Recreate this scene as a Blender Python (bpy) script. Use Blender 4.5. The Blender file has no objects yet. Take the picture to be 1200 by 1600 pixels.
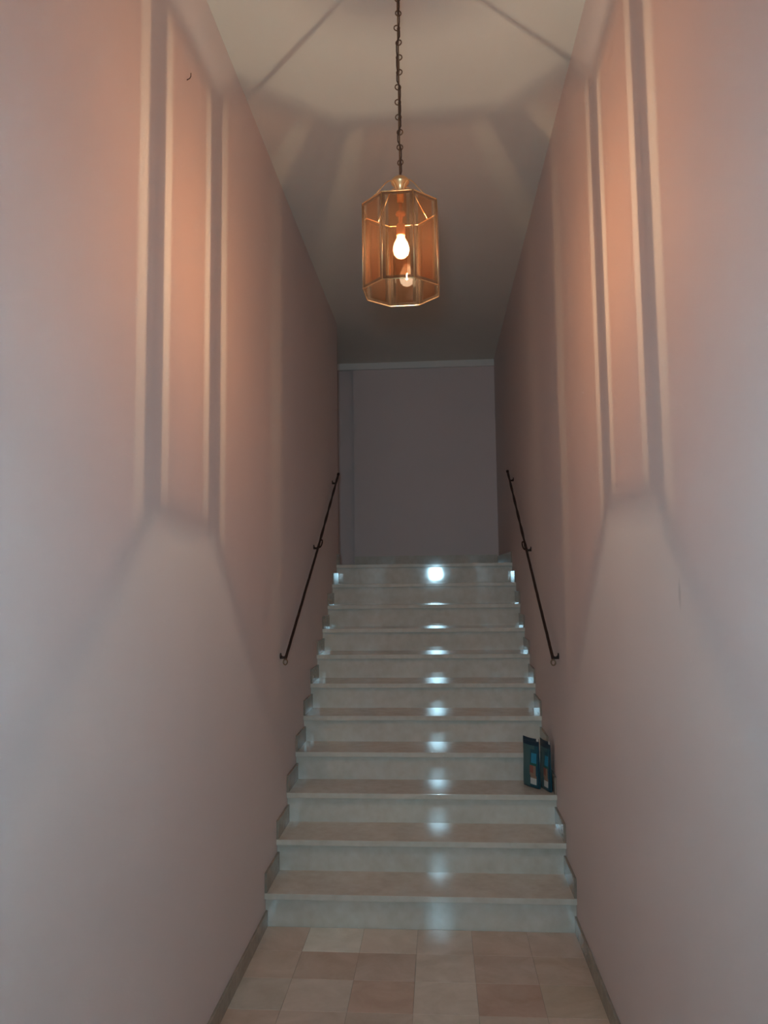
import bpy, bmesh, math, random
from mathutils import Vector, Matrix

random.seed(7)
S = bpy.context.scene
C = S.collection

# ------------------------------------------------------------------ camera
H = 1.766                      # eye height above the hall floor
cam_d = bpy.data.cameras.new('camera')
cam = bpy.data.objects.new('camera', cam_d)
C.objects.link(cam)
R_ = Vector((0.99734144, 0.07186385, -0.01206846))
U_ = Vector((0.018243, -0.0858938, 0.99613726))
F_ = Vector((-0.07054966, 0.99370913, 0.08697646))
m = Matrix((R_, U_, -F_)).transposed().to_4x4()
m.translation = Vector((0, 0, H))
cam.matrix_world = m
cam_d.sensor_fit = 'VERTICAL'
cam_d.sensor_height = 24.0
cam_d.lens = 1173.7 / 1600.0 * 24.0
cam_d.clip_start = 0.02
S.camera = cam

# ------------------------------------------------------------------ daylight + exposure
SKY_STRENGTH = 570.0
SKY_COLOR = (0.52, 0.87, 1.09, 1)
FILAMENT_STRENGTH = 20500.0
FILAMENT_COLOR = (1.0, 0.83, 0.62, 1)
w = bpy.data.worlds.new('overcast_sky'); S.world = w
w.use_nodes = True
bg = w.node_tree.nodes['Background']
bg.inputs[0].default_value = SKY_COLOR
bg.inputs[1].default_value = SKY_STRENGTH
DOOR_X, DOOR_Y = -0.05, -0.12          # added door behind the camera, unseen, standing in for a flash
GL_W, GL_Z0, GL_Z1 = 0.16, 1.748, 1.908   # its added square pane, source of the stair glints
pl = bpy.data.lights.new('added_pane_portal', 'AREA')
pl.shape = 'RECTANGLE'; pl.size = GL_W; pl.size_y = GL_Z1 - GL_Z0
pl.cycles.is_portal = True
po = bpy.data.objects.new('added_pane_portal', pl); C.objects.link(po)
po.location = (DOOR_X, DOOR_Y - 0.20, (GL_Z0 + GL_Z1) / 2)
po.rotation_euler = (math.radians(90), 0, 0)      # emits towards +Y
S.view_settings.view_transform = 'Standard'
S.view_settings.look = 'None'
S.view_settings.gamma = 1.0
S.view_settings.exposure = 0.0
S.view_settings.use_curve_mapping = False
S.cycles.max_bounces = 10
S.cycles.diffuse_bounces = 6
S.cycles.glossy_bounces = 5
S.cycles.transparent_max_bounces = 24
S.cycles.sample_clamp_indirect = 6.0

# ------------------------------------------------------------------ measures
A, B = 0.9125, 0.6556                   # wall planes x = -A and x = +B
CEIL = H + 2.389
RISE, RUN, Y1, NSTEP = 0.17134, 0.28, 3.9214, 11
YB = 8.207                              # back wall of the landing
LX, LY = -0.1135, 2.64                  # lantern axis
L_TOP, L_BOT, L_R = H + 1.343, H + 1.027, 0.1445
BULB_Z = H + 1.203

# ------------------------------------------------------------------ materials
def new_mat(name):
    mt = bpy.data.materials.new(name); mt.use_nodes = True
    nt = mt.node_tree; nt.nodes.clear()
    out = nt.nodes.new('ShaderNodeOutputMaterial')
    return mt, nt, out

def N(nt, t, **kw):
    n = nt.nodes.new(t)
    for k, v in kw.items():
        if k.startswith('i_'):
            key = k[2:]
            n.inputs[int(key) if key.isdigit() else key.replace('_', ' ')].default_value = v
        else:
            setattr(n, k, v)
    return n

def principled(name, col, rough=0.5, metal=0.0, bump=0.0, bscale=40, var=0.0, vscale=3.0, ior=1.5):
    mt, nt, out = new_mat(name)
    p = N(nt, 'ShaderNodeBsdfPrincipled')
    p.inputs['Base Color'].default_value = (*col, 1)
    p.inputs['Roughness'].default_value = rough
    p.inputs['Metallic'].default_value = metal
    p.inputs['IOR'].default_value = ior
    tc = N(nt, 'ShaderNodeTexCoord')
    if var:
        nz = N(nt, 'ShaderNodeTexNoise'); nz.inputs['Scale'].default_value = vscale; nz.inputs['Detail'].default_value = 5
        nt.links.new(tc.outputs['Object'], nz.inputs['Vector'])
        mx = N(nt, 'ShaderNodeMix', data_type='RGBA')
        mx.inputs[6].default_value = (*[c * (1 - var) for c in col], 1)
        mx.inputs[7].default_value = (*[min(1, c * (1 + var)) for c in col], 1)
        nt.links.new(nz.outputs[0], mx.inputs[0]); nt.links.new(mx.outputs[2], p.inputs['Base Color'])
    if bump:
        nb = N(nt, 'ShaderNodeTexNoise'); nb.inputs['Scale'].default_value = bscale; nb.inputs['Detail'].default_value = 4
        nt.links.new(tc.outputs['Object'], nb.inputs['Vector'])
        b = N(nt, 'ShaderNodeBump'); b.inputs['Strength'].default_value = bump; b.inputs['Distance'].default_value = 0.01
        nt.links.new(nb.outputs[0], b.inputs['Height']); nt.links.new(b.outputs[0], p.inputs['Normal'])
    nt.links.new(p.outputs[0], out.inputs[0])
    return mt

def marble(name, col, vein, rough=0.12, scale=2.5, use_obj_color=False, bump=0.0):
    mt, nt, out = new_mat(name)
    p = N(nt, 'ShaderNodeBsdfPrincipled')
    tc = N(nt, 'ShaderNodeTexCoord')
    oi = N(nt, 'ShaderNodeObjectInfo')
    add = N(nt, 'ShaderNodeVectorMath', operation='ADD')
    mul = N(nt, 'ShaderNodeMath', operation='MULTIPLY'); mul.inputs[1].default_value = 37.0
    nt.links.new(oi.outputs['Random'], mul.inputs[0])
    cmb = N(nt, 'ShaderNodeCombineXYZ')
    nt.links.new(mul.outputs[0], cmb.inputs[0]); nt.links.new(mul.outputs[0], cmb.inputs[2])
    nt.links.new(tc.outputs['Object'], add.inputs[0]); nt.links.new(cmb.outputs[0], add.inputs[1])
    n1 = N(nt, 'ShaderNodeTexNoise'); n1.inputs['Scale'].default_value = scale; n1.inputs['Detail'].default_value = 8; n1.inputs['Distortion'].default_value = 1.2
    nt.links.new(add.outputs[0], n1.inputs['Vector'])
    r1 = N(nt, 'ShaderNodeValToRGB'); r1.color_ramp.elements[0].position = .35; r1.color_ramp.elements[1].position = .7
    nt.links.new(n1.outputs[0], r1.inputs[0])
    n2 = N(nt, 'ShaderNodeTexNoise'); n2.inputs['Scale'].default_value = scale * 9; n2.inputs['Detail'].default_value = 6
    nt.links.new(add.outputs[0], n2.inputs['Vector'])
    mx = N(nt, 'ShaderNodeMix', data_type='RGBA')
    mx.inputs[6].default_value = (*vein, 1); mx.inputs[7].default_value = (*col, 1)
    nt.links.new(r1.outputs[0], mx.inputs[0])
    m2 = N(nt, 'ShaderNodeMix', data_type='RGBA', blend_type='OVERLAY'); m2.inputs[0].default_value = 0.25
    nt.links.new(mx.outputs[2], m2.inputs[6]); nt.links.new(n2.outputs[0], m2.inputs[7])
    res = m2.outputs[2]
    if use_obj_color:
        m3 = N(nt, 'ShaderNodeMix', data_type='RGBA', blend_type='MULTIPLY'); m3.inputs[0].default_value = 1
        nt.links.new(res, m3.inputs[6]); nt.links.new(oi.outputs['Color'], m3.inputs[7]); res = m3.outputs[2]
    nt.links.new(res, p.inputs['Base Color'])
    mr = N(nt, 'ShaderNodeMapRange'); mr.inputs[3].default_value = rough * .8; mr.inputs[4].default_value = rough * 1.3
    nt.links.new(n2.outputs[0], mr.inputs[0]); nt.links.new(mr.outputs[0], p.inputs['Roughness'])
    if bump:
        nb = N(nt, 'ShaderNodeTexNoise'); nb.inputs['Scale'].default_value = 6; nb.inputs['Detail'].default_value = 2
        nt.links.new(add.outputs[0], nb.inputs['Vector'])
        b = N(nt, 'ShaderNodeBump'); b.inputs['Strength'].default_value = bump; b.inputs['Distance'].default_value = 0.01
        nt.links.new(nb.outputs[0], b.inputs['Height']); nt.links.new(b.outputs[0], p.inputs['Normal'])
    nt.links.new(p.outputs[0], out.inputs[0])
    return mt

def wall_paint(name, col, smudge=None):
    """matt emulsion with faint roller texture; an optional rubbed stain of its own shape"""
    mt, nt, out = new_mat(name)
    p = N(nt, 'ShaderNodeBsdfPrincipled'); p.inputs['Roughness'].default_value = 0.62
    p.inputs['Specular IOR Level'].default_value = 0.25
    tc = N(nt, 'ShaderNodeTexCoord')
    nz = N(nt, 'ShaderNodeTexNoise'); nz.inputs['Scale'].default_value = 1.6; nz.inputs['Detail'].default_value = 5
    nt.links.new(tc.outputs['Object'], nz.inputs['Vector'])
    mx = N(nt, 'ShaderNodeMix', data_type='RGBA')
    mx.inputs[6].default_value = (*[c * .95 for c in col], 1); mx.inputs[7].default_value = (*[c * 1.04 for c in col], 1)
    nt.links.new(nz.outputs[0], mx.inputs[0])
    res = mx.outputs[2]
    if smudge:
        sub = N(nt, 'ShaderNodeVectorMath', operation='SUBTRACT'); sub.inputs[1].default_value = smudge
        nt.links.new(tc.outputs['Object'], sub.inputs[0])
        sc = N(nt, 'ShaderNodeVectorMath', operation='MULTIPLY'); sc.inputs[1].default_value = (0, 60, 18)
        nt.links.new(sub.outputs[0], sc.inputs[0])
        ln = N(nt, 'ShaderNodeVectorMath', operation='LENGTH'); nt.links.new(sc.outputs[0], ln.inputs[0])
        mr = N(nt, 'ShaderNodeMapRange', interpolation_type='SMOOTHSTEP')
        mr.inputs[1].default_value = 0.2; mr.inputs[2].default_value = 1.0; mr.inputs[3].default_value = 0.4; mr.inputs[4].default_value = 0.0
        nt.links.new(ln.outputs['Value'], mr.inputs[0])
        m2 = N(nt, 'ShaderNodeMix', data_type='RGBA'); m2.inputs[7].default_value = (.42, .36, .35, 1)
        nt.links.new(mr.outputs[0], m2.inputs[0]); nt.links.new(res, m2.inputs[6]); res = m2.outputs[2]
    nt.links.new(res, p.inputs['Base Color'])
    nb = N(nt, 'ShaderNodeTexNoise'); nb.inputs['Scale'].default_value = 90; nb.inputs['Detail'].default_value = 3
    nt.links.new(tc.outputs['Object'], nb.inputs['Vector'])
    b = N(nt, 'ShaderNodeBump'); b.inputs['Strength'].default_value = .06; b.inputs['Distance'].default_value = 0.004
    nt.links.new(nb.outputs[0], b.inputs['Height']); nt.links.new(b.outputs[0], p.inputs['Normal'])
    nt.links.new(p.outputs[0], out.inputs[0])
    return mt

def thin_glass(name, tint, f0=0.05, haze=0.0, hcol=(.9, .60, .40)):
    """clear sheet: tinted transmission, Schlick mirror reflection"""
    mt, nt, out = new_mat(name)
    lw = N(nt, 'ShaderNodeLayerWeight'); lw.inputs[0].default_value = 0.5
    pw = N(nt, 'ShaderNodeMath', operation='POWER'); pw.inputs[1].default_value = 5
    nt.links.new(lw.outputs['Facing'], pw.inputs[0])
    mr = N(nt, 'ShaderNodeMapRange'); mr.inputs[3].default_value = f0; mr.inputs[4].default_value = 1.0
    nt.links.new(pw.outputs[0], mr.inputs[0])
    t = N(nt, 'ShaderNodeBsdfTransparent'); t.inputs[0].default_value = (*tint, 1)
    g = N(nt, 'ShaderNodeBsdfAnisotropic') if False else N(nt, 'ShaderNodeBsdfGlossy')
    g.inputs['Roughness'].default_value = 0.0
    mx = N(nt, 'ShaderNodeMixShader')
    if haze:                                   # thin film of dust and ground surface
        d = N(nt, 'ShaderNodeBsdfDiffuse'); d.inputs[0].default_value = (*hcol, 1)
        tl = N(nt, 'ShaderNodeBsdfTranslucent'); tl.inputs[0].default_value = (*hcol, 1)
        dm = N(nt, 'ShaderNodeMixShader'); dm.inputs[0].default_value = .5
        nt.links.new(d.outputs[0], dm.inputs[1]); nt.links.new(tl.outputs[0], dm.inputs[2])
        hm = N(nt, 'ShaderNodeMixShader'); hm.inputs[0].default_value = haze
        nt.links.new(t.outputs[0], hm.inputs[1]); nt.links.new(dm.outputs[0], hm.inputs[2]); t = hm
    nt.links.new(mr.outputs[0], mx.inputs[0]); nt.links.new(t.outputs[0], mx.inputs[1]); nt.links.new(g.outputs[0], mx.inputs[2])
    nt.links.new(mx.outputs[0], out.inputs[0])
    return mt

def emitter(name, col, strength):
    mt, nt, out = new_mat(name)
    e = N(nt, 'ShaderNodeEmission'); e.inputs[0].default_value = col; e.inputs[1].default_value = strength
    nt.links.new(e.outputs[0], out.inputs[0])
    return mt

WALL = (0.755, 0.65, 0.625)
M = {}
M['wall'] = wall_paint('pale_pink_wall_paint', WALL)
M['wall_r'] = wall_paint('pale_pink_wall_paint_with_rub_mark', WALL, (B, 2.113, H - .055))
M['ceiling'] = wall_paint('white_ceiling_paint', (.78, .745, .67))
M['trim'] = wall_paint('white_moulding_paint', (.82, .80, .76))
M['riser'] = marble('polished_cream_marble', (.70, .66, .575), (.62, .575, .495), rough=.05, scale=2.0, bump=.012)
M['tread'] = marble('polished_beige_marble', (.70, .62, .53), (.61, .53, .445), rough=.06, scale=2.2, bump=.006)
M['skirt'] = marble('brown_marble_skirting', (.36, .31, .255), (.28, .235, .19), rough=.07, scale=3)
M['tile'] = marble('polished_floor_marble', (.95, .92, .88), (.80, .76, .70), rough=.11, scale=5, use_obj_color=True, bump=.01)
M['grout'] = principled('brown_grout', (.44, .37, .31), .8)
M['iron'] = principled('dark_brown_wrought_iron', (.045, .022, .016), .45, .4, bump=.2, bscale=120)
M['brass'] = principled('polished_brass', (.74, .48, .25), .33, .9)
M['brass_dark'] = principled('aged_brass', (.22, .14, .09), .45, .7)
M['cord'] = principled('brown_flex_cord', (.07, .035, .025), .6)
M['socket'] = principled('brown_copper_tube', (.55, .28, .17), .4, .5)
M['amber'] = thin_glass('smoked_amber_glass', (.835, .60, .445), .05, .008)
M['bevel'] = thin_glass('bright_stripe_tint_glass', (1.0, .89, .77), .03, .003)  # clearer tint stands in for light the bevel refracts beside itself
M['edge'] = thin_glass('dark_stripe_bevel_glass', (.38, .31, .27), .05, .028)  # dark tint stands in for light the bevel refracts away
M['clear'] = thin_glass('clear_window_glass', (.97, .99, .98), .04)
M['wood'] = principled('brown_door_wood', (.16, .08, .045), .45, var=.3, vscale=4)
M['filament'] = emitter('glowing_filament', FILAMENT_COLOR, FILAMENT_STRENGTH)
def bulb_mat():
    mt, nt, out = new_mat('lit_bulb_glass')
    lw = N(nt, 'ShaderNodeLayerWeight'); lw.inputs[0].default_value = .5
    t = N(nt, 'ShaderNodeBsdfTransparent'); t.inputs[0].default_value = (.97, .96, .94, 1)
    g = N(nt, 'ShaderNodeBsdfGlossy'); g.inputs['Roughness'].default_value = 0.02
    e = N(nt, 'ShaderNodeEmission'); e.inputs[0].default_value = (1, .84, .60, 1); e.inputs[1].default_value = 5.0
    mx = N(nt, 'ShaderNodeMixShader'); mx.inputs[0].default_value = .06
    ad = N(nt, 'ShaderNodeAddShader')
    nt.links.new(t.outputs[0], mx.inputs[1]); nt.links.new(g.outputs[0], mx.inputs[2])
    nt.links.new(mx.outputs[0], ad.inputs[0]); nt.links.new(e.outputs[0], ad.inputs[1]); nt.links.new(ad.outputs[0], out.inputs[0])
    return mt
M['bulb'] = bulb_mat()
M['bag'] = principled('dark_teal_pouch_film', (0.014, 0.085, 0.115), .28)
M['bag_dark'] = principled('navy_pouch_film', (0.008, 0.034, 0.06), .3)
M['bag_grey'] = principled('grey_teal_print', (0.06, 0.135, 0.14), .3)
M['bag_blue'] = principled('bright_blue_print', (0.02, 0.27, 0.43), .3)
M['bag_green'] = principled('dark_green_print', (0.012, 0.12, 0.1), .3)
M['bag_red'] = principled('red_brown_print', (.30, .10, .075), .35)
M['bag_tan'] = principled('tan_food_print', (.30, .20, .14), .35)
M['bag_white'] = principled('white_print', (.62, .62, .58), .4)

# ------------------------------------------------------------------ mesh helpers
def link(name, me, mats, parent=None, loc=(0, 0, 0), smooth=False):
    for mt in (mats if isinstance(mats, (list, tuple)) else [mats]):
        me.materials.append(mt)
    if smooth:
        for p in me.polygons: p.use_smooth = True
    o = bpy.data.objects.new(name, me); C.objects.link(o)
    o.location = loc
    if parent: o.parent = parent
    return o

def bm_box(bm, x0, x1, y0, y1, z0, z1):
    v = [bm.verts.new(p) for p in ((x0,y0,z0),(x1,y0,z0),(x1,y1,z0),(x0,y1,z0),(x0,y0,z1),(x1,y0,z1),(x1,y1,z1),(x0,y1,z1))]
    for f in ((3,2,1,0),(4,5,6,7),(0,1,5,4),(1,2,6,5),(2,3,7,6),(3,0,4,7)):
        bm.faces.new([v[i] for i in f])

def box(name, x0, x1, y0, y1, z0, z1, mat, parent=None, bevel=0.0, center=True):
    bm = bmesh.new()
    c = Vector(((x0+x1)/2, (y0+y1)/2, (z0+z1)/2)) if center else Vector((0,0,0))
    bm_box(bm, x0-c.x, x1-c.x, y0-c.y, y1-c.y, z0-c.z, z1-c.z)
    if bevel:
        bmesh.ops.bevel(bm, geom=bm.edges[:], offset=bevel, segments=2, profile=.6, affect='EDGES')
    me = bpy.data.meshes.new(name); bm.to_mesh(me); bm.free()
    o = link(name, me, mat, parent, c)
    if parent: o.location = c - parent.matrix_basis.translation
    return o

def boxes(name, lst, mat, parent=None, bevel=0.0):
    bm = bmesh.new()
    for b in lst: bm_box(bm, *b)
    if bevel: bmesh.ops.bevel(bm, geom=bm.edges[:], offset=bevel, segments=2, affect='EDGES')
    me = bpy.data.meshes.new(name); bm.to_mesh(me); bm.free()
    return link(name, me, mat, parent)

def tube_mesh(name, pts, rad, seg=10, closed=False, twist=None):
    pts = [Vector(p) for p in pts]; n = len(pts)
    bm = bmesh.new(); rings = []
    prev = None
    for i, p in enumerate(pts):
        if closed: t = pts[(i+1) % n] - pts[i-1]
        else: t = pts[min(i+1, n-1)] - pts[max(i-1, 0)]
        t.normalize()
        if prev is None:
            a = Vector((0, 0, 1)) if abs(t.z) < .9 else Vector((1, 0, 0))
            u = t.cross(a).normalized()
        else:
            u = (prev - t * prev.dot(t)).normalized()
        prev = u; v = t.cross(u)
        r = rad[i] if isinstance(rad, (list, tuple)) else rad
        ring = []
        for k in range(seg):
            a = 2 * math.pi * k / seg
            rr = r
            if twist: rr = r * (1 + .22 * math.cos(2 * (a + twist * i)))
            ring.append(bm.verts.new(p + (u * math.cos(a) + v * math.sin(a)) * rr))
        rings.append(ring)
    m_ = n if closed else n - 1
    for i in range(m_):
        r0, r1 = rings[i], rings[(i+1) % n]
        for k in range(seg):
            bm.faces.new((r0[k], r0[(k+1) % seg], r1[(k+1) % seg], r1[k]))
    if not closed:
        bm.faces.new(rings[0][::-1]); bm.faces.new(rings[-1])
    bmesh.ops.recalc_face_normals(bm, faces=bm.faces)
    me = bpy.data.meshes.new(name); bm.to_mesh(me); bm.free()
    return me

def tube(name, pts, rad, mat, parent=None, seg=10, closed=False, twist=None, smooth=True):
    return link(name, tube_mesh(name, pts, rad, seg, closed, twist), mat, parent, smooth=smooth)

def lathe(name, prof, mat, parent=None, loc=(0,0,0), seg=32, smooth=True):
    bm = bmesh.new(); rings = []
    for r, z in prof:
        if r < 1e-6: rings.append([bm.verts.new((0, 0, z))])
        else: rings.append([bm.verts.new((r*math.cos(2*math.pi*k/seg), r*math.sin(2*math.pi*k/seg), z)) for k in range(seg)])
    for a, b in zip(rings, rings[1:]):
        for k in range(seg):
            if len(a) == 1 and len(b) == 1: continue
            if len(a) == 1: bm.faces.new((a[0], b[k], b[(k+1) % seg]))
            elif len(b) == 1: bm.faces.new((a[k], b[0], a[(k+1) % seg]))
            else: bm.faces.new((a[k], a[(k+1) % seg], b[(k+1) % seg], b[k]))
    bmesh.ops.recalc_face_normals(bm, faces=bm.faces)
    me = bpy.data.meshes.new(name); bm.to_mesh(me); bm.free()
    return link(name, me, mat, parent, loc, smooth)

def thing(name, label, cat, loc, group=None):
    o = bpy.data.objects.new(name, None); C.objects.link(o)
    o.location = loc; o.empty_display_size = .1
    tag(o, label, cat, group)
    return o

def tag(o, label, cat, group=None):
    o['label'] = label; o['category'] = cat
    if group: o['group'] = group

def struct(o, label=None, cat=None):
    o['kind'] = 'structure'
    if label: o['label'] = label
    if cat: o['category'] = cat
    return o

# ------------------------------------------------------------------ room shell
LEND = 6.87                              # where the left wall stops and the landing opens
ZL = NSTEP * RISE                        # landing level
struct(box('wall_left', -A-.15, -A, DOOR_Y-.2, LEND, 0, CEIL + .05, M['wall'], center=False), 'long pale pink plaster wall left of the marble stairs', 'wall')
struct(box('wall_right', B, B+.15, DOOR_Y-.2, 9.1, 0, CEIL + .05, M['wall_r'], center=False), 'long pale pink plaster wall right of the marble stairs', 'wall')
struct(box('wall_back', -A, B, YB, YB+.65, ZL - .1, CEIL + .05, M['wall'], center=False), 'dim pink wall facing the stairs at the top landing', 'wall')
struct(box('wall_recess', -2.75, -A, YB+.10, YB+.25, ZL - .1, CEIL + .05, M['wall'], center=False), 'set back strip of wall at the left end of the landing', 'wall')
struct(box('wall_landing', -2.75, -2.6, LEND-.15, YB+.65, ZL - .1, CEIL + .05, M['wall'], center=False), 'side wall at the far left of the landing', 'wall')
struct(box('wall_hall', -2.75, -A-.15, LEND-.15, LEND, ZL - .3, CEIL + .05, M['wall'], center=False), 'wall returning left from the corner of the stairwell', 'wall')
struct(box('ceiling', -2.75, B+.15, DOOR_Y-.2, 9.1, CEIL, CEIL+.15, M['ceiling'], center=False), 'flat off white ceiling over the stairwell', 'ceiling')
struct(box('trim_1', -2.6, B, YB-.035, YB, H+2.315, CEIL, M['trim'], center=False, bevel=.006), 'narrow white moulding where ceiling meets the back wall', 'moulding')

# entrance wall behind the camera with an added door whose pane makes the stair glints
DX0, DX1, DH = DOOR_X - .5, DOOR_X + .5, 2.35
struct(boxes('wall_front', [(-A, DX0, DOOR_Y-.2, DOOR_Y, 0, CEIL), (DX1, B, DOOR_Y-.2, DOOR_Y, 0, CEIL), (DX0, DX1, DOOR_Y-.2, DOOR_Y, DH, CEIL)], M['wall']),
       'entrance wall at the foot of the hall', 'wall')
door = bpy.data.objects.new('added_door_1', None); C.objects.link(door); door.location = (DOOR_X, DOOR_Y - .1, 0)
struct(door, 'added unseen brown wooden door, its small pane giving the stair glints', 'door')
gx0, gx1 = DOOR_X - GL_W/2, DOOR_X + GL_W/2
dl = boxes('door_leaf', [(DX0+.05, gx0, DOOR_Y-.15, DOOR_Y-.10, 0, DH-.05), (gx1, DX1-.05, DOOR_Y-.15, DOOR_Y-.10, 0, DH-.05),
                         (gx0, gx1, DOOR_Y-.15, DOOR_Y-.10, 0, GL_Z0), (gx0, gx1, DOOR_Y-.15, DOOR_Y-.10, GL_Z1, DH-.05)], M['wood'])
df = boxes('door_frame', [(DX0, DX0+.05, DOOR_Y-.17, DOOR_Y, 0, DH), (DX1-.05, DX1, DOOR_Y-.17, DOOR_Y, 0, DH), (DX0+.05, DX1-.05, DOOR_Y-.17, DOOR_Y, DH-.05, DH)], M['wood'])
dp = boxes('pane', [(gx0, gx1, DOOR_Y-.128, DOOR_Y-.122, GL_Z0, GL_Z1)], M['clear'])
dh = tube('door_handle', [(DX0+.11, DOOR_Y-.10, 1.05), (DX0+.11, DOOR_Y-.05, 1.05), (DX0+.13, DOOR_Y-.042, 1.05), (DX0+.23, DOOR_Y-.042, 1.05)], .009, M['brass'])
for o in (dl, df, dp, dh):
    o.parent = door; o.matrix_parent_inverse = Matrix.Translation(door.location).inverted()

# floor with single marble tiles
TX = [-A, -.68, -.405, -.135, .132, .405, B]
YR = Y1 + .03                            # face of the first riser
fl = struct(box('floor', -A-.1, B+.1, DOOR_Y-.2, YR+.1, -.12, -.003, M['grout'], center=False), 'hall floor of brownish pink polished marble tiles', 'floor')
pal = [(.50, .40, .33), (.53, .43, .36), (.46, .35, .28), (.56, .50, .42), (.49, .37, .30), (.55, .46, .39), (.47, .38, .31)]
fixed = {(1, 0): (.66, .66, .60), (0, 2): (.50, .46, .40), (2, 2): (.44, .30, .235), (2, 1): (.48, .37, .31), (3, 1): (.56, .48, .41), (3, 2): (.53, .47, .40), (1, 1): (.48, .36, .29),
         (4, 0): (.47, .34, .27), (4, 1): (.47, .35, .29), (4, 2): (.42, .27, .21), (0, 0): (.50, .39, .32), (2, 0): (.56, .48, .41), (3, 0): (.54, .45, .38),
         (5, 0): (.47, .35, .29), (5, 1): (.45, .34, .27), (5, 2): (.44, .35, .26), (1, 2): (.52, .45, .39)}
tmesh = {}
DEP = .245
for j in range(17):
    y1_ = YR - .003 - j * DEP; y0_ = y1_ - DEP
    for i in range(6):
        wd = TX[i+1] - TX[i]
        if i not in tmesh:
            bm = bmesh.new(); g = .0006
            bm_box(bm, -wd/2+g, wd/2-g, -DEP/2+g, DEP/2-g, -.003, 0)
            bmesh.ops.bevel(bm, geom=[e for e in bm.edges if all(v.co.z > -1e-5 for v in e.verts)], offset=.0008, segments=1, affect='EDGES')
            me = bpy.data.meshes.new('floor_tile'); bm.to_mesh(me); bm.free(); me.materials.append(M['tile']); tmesh[i] = me
        t = bpy.data.objects.new('tile', tmesh[i]); C.objects.link(t); t.parent = fl
        t.location = ((TX[i]+TX[i+1])/2, y1_ - DEP/2, 0)
        c = fixed.get((i, j)) or random.choice(pal)
        k = random.uniform(.95, 1.05)
        k *= 1.6; g_ = sum(c) / 3
        t.color = tuple((v * .60 + (.47, .385, .325)[i_] * .25 + g_ * .15) * k for i_, v in enumerate(c)) + (1,)
for side, x0, x1 in (('left', -A, -A+.012), ('right', B-.012, B)):
    struct(box('baseboard_' + side, x0, x1, DOOR_Y, YR, 0, .078, M['skirt'], center=False, bevel=.002),
           'low brown marble skirting along the foot of the %s wall' % side, 'skirting')

# ------------------------------------------------------------------ staircase
st = thing('staircase', 'straight flight of eleven polished cream marble steps between pink walls', 'staircase', ((B-A)/2, Y1, 0))
def sbox(name, *a, bevel=0.002, mat=None):
    return box(name, *a, mat, st, bevel)
TT = .030
for n in range(1, NSTEP + 1):
    yn = Y1 + (n-1) * RUN; z = n * RISE
    jit = random.uniform(-.0012, .0012)
    yend = yn + RUN + .045 if n < NSTEP else YB
    tr = sbox('tread', -A, B, yn, yend, z - TT, z, bevel=.003, mat=M['tread'])
    tr.data.materials.append(M['riser'])                 # front edge painted paler, since it catches more light than the top
    for p in tr.data.polygons:
        if p.normal.y < -.5: p.material_index = 1
    sbox('riser', -A, B, yn + .030, yn + .050, z - RISE - .005, z - TT, bevel=.0008, mat=M['riser'])
    yr = yn + RUN + .030 if n < NSTEP else LEND
    ex = .098
    sbox('skirting_piece', -A, -A + .013, yn + .004, yr, z, z + ex, bevel=.0012, mat=M['skirt'])
    yr = yn + RUN + .030 if n < NSTEP else YB
    sbox('skirting_piece', B - .013, B, yn + .004, yr, z, z + ex, bevel=.0012, mat=M['skirt'])
struct(box('floor_landing', -2.6, -A, LEND, YB + .10, ZL - .05, ZL, M['tread']), 'marble landing floor at the head of the stairs', 'floor')
sbox('skirting_piece', -A, B - .013, YB - .013, YB, ZL, ZL + .115, bevel=.0012, mat=M['riser'])

# ------------------------------------------------------------------ lantern
lan = thing('pendant_lantern', 'octagonal amber glass lantern with brass edges and a lit bulb on a chain', 'lantern', (LX, LY, L_BOT))
LO = Vector((LX, LY, L_BOT))
TH = -0.040
HT = L_TOP - L_BOT
def vert(k, r=L_R):                      # k-th corner, 0 = front left
    a = math.radians(-22.5 + 45 * k) + TH
    return Vector((r * math.sin(a), -r * math.cos(a), 0))
for k in range(8):
    a, b = vert(k), vert(k + 1)
    d = (b - a); wd = d.length; d.normalize(); nrm = Vector((d.y, -d.x, 0))
    if nrm.dot(a + b) < 0: nrm = -nrm
    # pane: plate, clear band and dark bevel, tinted to throw refracted-light stripes; 4 mm thick in the middle, 2 mm at the rim
    us = [0, .0125, .0235, wd - .0235, wd - .0125, wd]
    zs = [.002, .0125, .0200, HT - .0200, HT - .0125, HT - .002]
    th = [.0010, .0012, .0020, .0020, .0012, .0010]
    bm = bmesh.new(); grid = {}
    for s in (-1, 1):
        for i, u in enumerate(us):
            for j, z in enumerate(zs):
                t = min(th[i], th[j])
                grid[s, i, j] = bm.verts.new(a + d * u + nrm * (s * t - .001) + Vector((0, 0, z)))
    for s in (-1, 1):
        for i in range(5):
            for j in range(5):
                f = bm.faces.new([grid[s, i, j], grid[s, i+1, j], grid[s, i+1, j+1], grid[s, i, j+1]])
                ring = min(i, j, 4 - i, 4 - j)
                f.material_index = {0: 2, 1: 1, 2: 0}[ring]
                if ring == 1 and not (i in (1, 3)): f.material_index = 0
    bmesh.ops.recalc_face_normals(bm, faces=bm.faces)
    me = bpy.data.meshes.new('glass_pane'); bm.to_mesh(me); bm.free()
    link('glass_pane', me, [M['amber'], M['bevel'], M['edge']], lan)
    tube('frame_upright', [a + Vector((0, 0, 0)), a + Vector((0, 0, HT))], .0019, M['brass'], lan, seg=8)
for z, nm in ((0, 'bottom_rim'), (HT, 'top_rim')):
    pts = []
    for k in range(8):
        a, b = vert(k), vert(k + 1)
        pts += [a.lerp(b, .02), a.lerp(b, .5), a.lerp(b, .98)]
    tube(nm, [p + Vector((0, 0, z)) for p in pts], .0021, M['brass'], lan, seg=8, closed=True)
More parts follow.
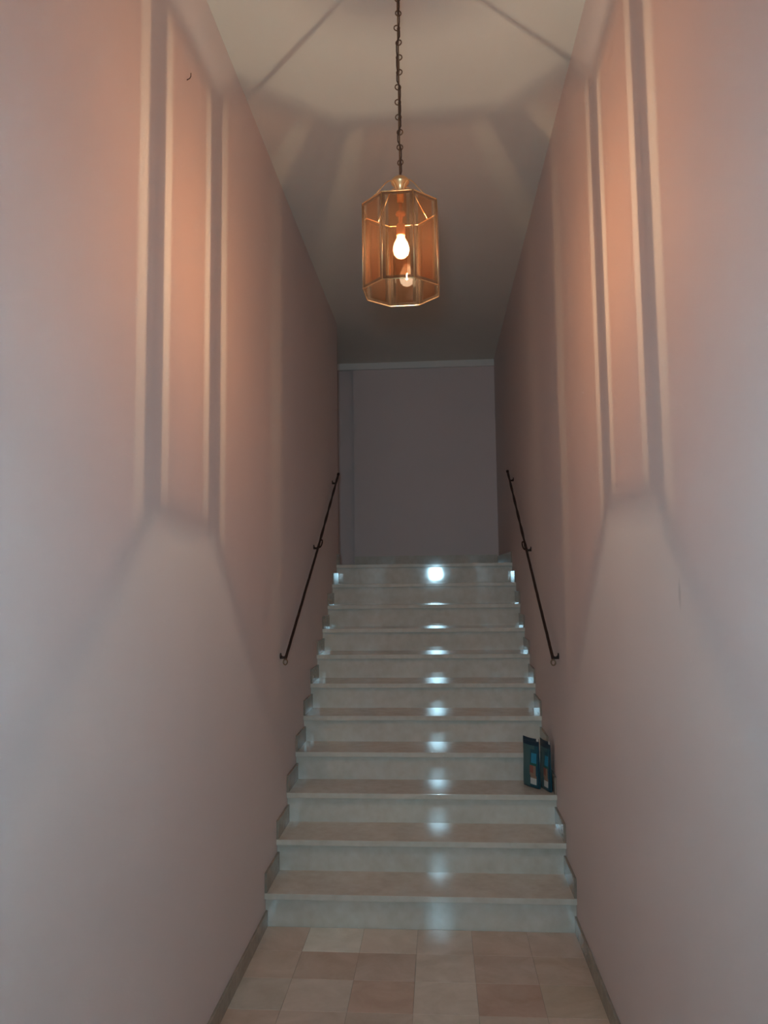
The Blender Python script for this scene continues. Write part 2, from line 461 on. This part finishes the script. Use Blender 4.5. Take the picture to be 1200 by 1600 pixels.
# four bowed wire arms from the hub to the rim
for k in (0.5 + 1, 0.5 + 3, 0.5 + 5, 0.5 + 7):
    v = vert(k, 1.0)
    prof = [(.010, HT + .050), (.018, HT + .072), (.028, HT + .088), (.041, HT + .094), (.054, HT + .089), (.070, HT + .074), (.092, HT + .048), (.115, HT + .020), (L_R * .924, HT)]
    P = []
    for i in range(len(prof) - 1):
        for s in range(4):
            t = s / 4; P.append(Vector((v.x, v.y, 0)) * (prof[i][0] * (1-t) + prof[i+1][0] * t) + Vector((0, 0, prof[i][1] * (1-t) + prof[i+1][1] * t)))
    P.append(Vector((v.x, v.y, 0)) * (L_R * .924) + Vector((0, 0, HT)))
    tube('arm', P, .0019, M['brass'], lan, seg=6)
CAPZ = HT + .066
lathe('cap', [(0, CAPZ + .062), (.006, CAPZ + .062), (.008, CAPZ + .056), (.020, CAPZ + .053), (.030, CAPZ + .045), (.034, CAPZ + .036), (.032, CAPZ + .030),
              (.025, CAPZ + .022), (.017, CAPZ + .010), (.013, CAPZ - .006), (.012, CAPZ - .040), (0, CAPZ - .040)], M['brass'], lan)
bz = BULB_Z - L_BOT
lathe('stem', [(0, HT + .02), (.0065, HT + .02), (.0065, HT - .012), (.016, HT - .014), (.018, HT - .020), (.016, HT - .026), (.0075, HT - .028), (.0075, bz + .075), (0, bz + .075)], M['socket'], lan, seg=20)
lathe('socket', [(0, bz + .082), (.012, bz + .082), (.0165, bz + .076), (.0165, bz + .040), (.0145, bz + .036), (0, bz + .036)], M['socket'], lan, seg=24)
bulb = lathe('light_bulb', [(.0125, bz + .046), (.0135, bz + .034), (.0175, bz + .024), (.0245, bz + .010), (.029, bz - .006), (.0295, bz - .018), (.026, bz - .032), (.018, bz - .042), (.009, bz - .0465), (0, bz - .0475)],
             M['bulb'], lan, seg=32)
bulb['label'] = 'glowing clear glass bulb'
fil = lathe('filament', [(0, .010), (.0022, .010), (.0022, -.010), (0, -.010)], M['filament'], bulb, (0, 0, bz - .008), seg=8, smooth=False)
# chain of long links and small round rings, with the flex woven along it
z = CAPZ + .060
PITCH = .0585
def oval(rx, rz, r, turn):
    P = []
    for i in range(20):
        a = 2 * math.pi * i / 20
        x = rx * math.cos(a); zz = math.copysign(max(0, rz - rx), math.sin(a)) + rx * math.sin(a)
        P.append(Vector((x * math.cos(turn), x * math.sin(turn), zz)))
    return P
ztop = CEIL - L_BOT - .05
long_me = tube_mesh('chain_link', oval(.0062, .0285, .0018, math.radians(78)), .0022, 6, True)
ring_me = tube_mesh('chain_ring', oval(.0105, .0105, .0018, 0), .0023, 6, True)
for me in (long_me, ring_me):
    me.materials.append(M['brass_dark'])
    for p in me.polygons: p.use_smooth = True
i = 0
zc = z + .022
cpts = [Vector((0, 0, z - .004))]
while zc < ztop:
    lk = bpy.data.objects.new('chain_link', long_me); C.objects.link(lk); lk.parent = lan; lk.location = (0, 0, zc)
    lk.rotation_euler = (0, 0, random.uniform(-.2, .2))
    rz = zc + PITCH / 2
    rg = bpy.data.objects.new('chain_ring', ring_me); C.objects.link(rg); rg.parent = lan
    sx = (.002, .001, .002, -.003, -.004, -.003, .003, .003, .002, -.004)[i % 10]
    rg.location = (sx, 0, rz); rg.rotation_euler = (0, 0, random.uniform(-.35, .35))
    cs = (1, 1, -1, 1, 1, 1, -1, -1, -1, 1)[i % 10]
    cpts += [Vector((cs * .006, -.005, zc - .008)), Vector((cs * .006, -.006, zc + .012)), Vector((cs * .004, -.006, zc + .028))]
    zc += PITCH; i += 1
cpts.append(Vector((0, 0, ztop + .02)))
tube('flex_cord', cpts, .0026, M['cord'], lan, seg=6)
cr = CEIL - L_BOT
lathe('ceiling_rose', [(0, cr), (.055, cr), (.055, cr - .008), (.045, cr - .022), (.020, cr - .034), (.008, cr - .042), (.006, cr - .075), (0, cr - .075)], M['brass_dark'], lan)

# ------------------------------------------------------------------ handrails
def handrail(side, P, label):
    """P: wall bracket points (bottom, middle, top) on the rail axis; side -1 left, +1 right"""
    xw = -A if side < 0 else B
    b0 = Vector(P[0])
    o = thing('handrail', label, 'handrail', (xw, b0.y, b0.z), 'wrought iron handrails on the stair walls')
    L = lambda p: Vector(p) - o.location
    lo, mi, hi = (Vector(p) for p in P)
    dn = (mi - lo).normalized(); up = (hi - mi).normalized()
    start = lo - dn * .035; endp = hi + up * .17
    def seg(p, q, n): return [p.lerp(q, t / n) for t in range(n + 1)]
    # lower bar, upper bar: hand-forged, slightly uneven
    s1 = seg(start, mi + dn * .02, 40); s2 = seg(mi - up * .02, endp, 40)
    tube('lower_bar', [L(p + Vector((random.uniform(-.0006, .0006), 0, random.uniform(-.0008, .0008)))) for p in s1], .0088, M['iron'], o, seg=10, twist=.0)
    tube('upper_bar', [L(p) for p in s2], .0088, M['iron'], o, seg=12, twist=.42)
    # eye at the joint between the two bars
    e = []
    c0 = mi + up * .045 + Vector((-side * .010, 0, 0))
    for i in range(24):
        a = 2 * math.pi * i / 24
        e.append(L(c0 + up * (.058 * math.cos(a)) + Vector((-side, 0, 0)) * (.010 * math.sin(a)) + Vector((0, .1, 0)) * (.03 * math.sin(a))))
    tube('joint_loop', e, .0052, M['iron'], o, seg=8, closed=True)
    tip = tube('end_knob', [L(endp - up * .03), L(endp - up * .01), L(endp + up * .008), L(endp + up * .018)], [.009, .0125, .0125, .006], M['iron'], o, seg=10)
    # hanging ring at the lower end
    rc = start + Vector((0, -.004, -.017)); rr = []
    for i in range(20):
        a = 2 * math.pi * i / 20
        rr.append(L(rc + Vector((.0115 * math.sin(a), .003 * math.cos(a), .0150 * math.cos(a)))))
    tube('end_ring', rr, .0040, M['brass_dark'], o, seg=8, closed=True)
    for p in (lo, mi, hi):
        w_ = Vector((xw, p.y, p.z - .004))
        br = tube('bracket', [L(p + Vector((0, 0, -.006))), L(p.lerp(w_, .35) + Vector((0, 0, -.012))), L(p.lerp(w_, .7) + Vector((0, 0, -.010))), L(w_)],
                  [.0075, .008, .008, .009], M['iron'], o, seg=8)
        tube('wall_plate', [L(w_), L(w_ + Vector((-side * .005, 0, 0)))], .017, M['iron'], br, seg=16, smooth=False)
    return o
off = .036
handrail(-1, [(-A + off, 4.311, H - .437), (-A + off, 5.485, H + .234), (-A + off, 6.485, H + .84)], 'dark wrought iron handrail with looped end on the left wall')
handrail(1, [(B - off, 4.262, H - .440), (B - off, 5.350, H + .192), (B - off, 6.422, H + .825)], 'dark wrought iron handrail with looped end on the right wall above the teal bags')

# ------------------------------------------------------------------ two stand-up pouches on the third step
def pouch(front, ang, W, HH, T, label, tagpos):
    """front: near bottom corner (x, y); ang: direction of the face from the near corner backwards"""
    zt = 3 * RISE
    o = thing('food_pouch', label, 'bag', (front[0], front[1], zt), 'teal food pouches on the third step')
    u = Vector((-math.sin(ang), math.cos(ang), 0))       # along the face, away from the viewer
    n = Vector((u.y, -u.x, 0))                           # from the face towards the back of the bag
    NU, NV = 28, 40
    def pt(s, i, j):
        a = i / NU; v = j / NV
        prof = (1 - v) ** .55 * (1 if v > .06 else .75 + .25 * v / .06)
        edge = max(0.0, 1 - abs(2 * a - 1) ** 3.0) ** .5
        t = T * prof * (.30 + .70 * edge) if v < .93 else .0008
        if v >= .93: t = .0008
        elif v > .82: t = max(.0008, t * (.93 - v) / .11)
        if i in (0, NU): t = max(.0005, t * (1 if v < .80 else .3))
        wob = .0022 * math.sin(9 * v + 3 * a) * v
        sag = .004 * math.sin(math.pi * a) * (1 - v)
        wd = W * (1 - .045 * (1 - v) * 0)
        lift = .006 * (abs(2 * a - 1) ** 2) * (1 if v < .02 else 0) * 0
        return o_ + u * (wd * a) + n * (T * .5 + s * t * .5 + wob) + Vector((0, 0, HH * v * (1 - .012 * math.sin(math.pi * a) * v) + lift))
    o_ = Vector((0, 0, 0))
    bm = bmesh.new(); G = {}
    for s in (-1, 1):
        for i in range(NU + 1):
            for j in range(NV + 1):
                G[s, i, j] = bm.verts.new(pt(s, i, j))
    def mat_at(a, v):                                    # a: 0 near the viewer edge, 1 at the far edge
        if v > .86: return 1
        if v < .03: return 1
        if a < .05: return 1
        if v > .78 and v < .86: return 2 if a > .25 else 0
        if .50 < v < .70 and .10 < a < .44: return 3
        if .44 < v <= .50 and .06 < a < .50: return 4
        if .24 < v <= .44 and .14 < a < .50: return 5 if (a > .30 and v > .30) else 6
        if .08 < v <= .24 and .10 < a < .46: return 7 if v < .19 else 6
        if a > .50: return 2 if (v < .86 and a < .97) else 0
        return 0
    for s in (-1, 1):
        for i in range(NU):
            for j in range(NV):
                f = bm.faces.new([G[s, i, j], G[s, i+1, j], G[s, i+1, j+1], G[s, i, j+1]])
                f.material_index = mat_at((i + .5) / NU, (j + .5) / NV) if s < 0 else 1
                f.smooth = True
    for j in range(NV):
        for i, mi in ((0, 0), (NU, 1)):
            f = bm.faces.new([G[-1, i, j], G[1, i, j], G[1, i, j+1], G[-1, i, j+1]]); f.material_index = mi
    for i in range(NU):
        for j in (0, NV):
            f = bm.faces.new([G[-1, i, j], G[1, i, j], G[1, i+1, j], G[-1, i+1, j]]); f.material_index = 1
    bmesh.ops.recalc_face_normals(bm, faces=bm.faces)
    me = bpy.data.meshes.new('pouch_body'); bm.to_mesh(me); bm.free()
    body = link('pouch_body', me, [M['bag'], M['bag_dark'], M['bag_grey'], M['bag_blue'], M['bag_green'], M['bag_red'], M['bag_tan'], M['bag_white']], o)
    # small white sticker folded over the near top corner
    bm = bmesh.new()
    q = u * (W * tagpos) + n * (T * .5 + .0022 * math.sin(9 * .93 + 3 * tagpos) * .93 - .0025) + Vector((0, 0, HH * .945))
    for dz in (0, .018):
        for du in (0, .018):
            for dn in (0, .0012):
                bm.verts.new(q + u * du + n * dn + Vector((0, 0, dz)))
    bmesh.ops.convex_hull(bm, input=bm.verts[:])
    me = bpy.data.meshes.new('white_sticker'); bm.to_mesh(me); bm.free()
    link('white_sticker', me, M['bag_white'], o)
    # fine seal line below the top
    tube('top_seal', [u * (W * a) + n * (T * .5 + .0022 * math.sin(9 * .93 + 3 * a) * .93 - .0012) + Vector((0, 0, HH * .925)) for a in [i / 12 for i in range(13)]], .0010, M['bag_dark'], o, seg=5)
    return o
pouch((.560, 4.588), math.radians(34), .140, .288, .034, 'teal food pouch on the third step, the one further from the wall', .02)
pouch((.614, 4.528), math.radians(16), .140, .285, .034, 'teal food pouch on the third step, standing against the right wall', .02)

# ------------------------------------------------------------------ small nail left in the wall
nail = tube('wall_nail', [(-A, 2.624, H + 1.880), (-A + .012, 2.622, H + 1.884), (-A + .016, 2.622, H + 1.892), (-A + .016, 2.622, H + 1.905)], .0016, M['iron'], seg=8)
tag(nail, 'tiny dark bent nail high on the left wall near the ceiling', 'nail')
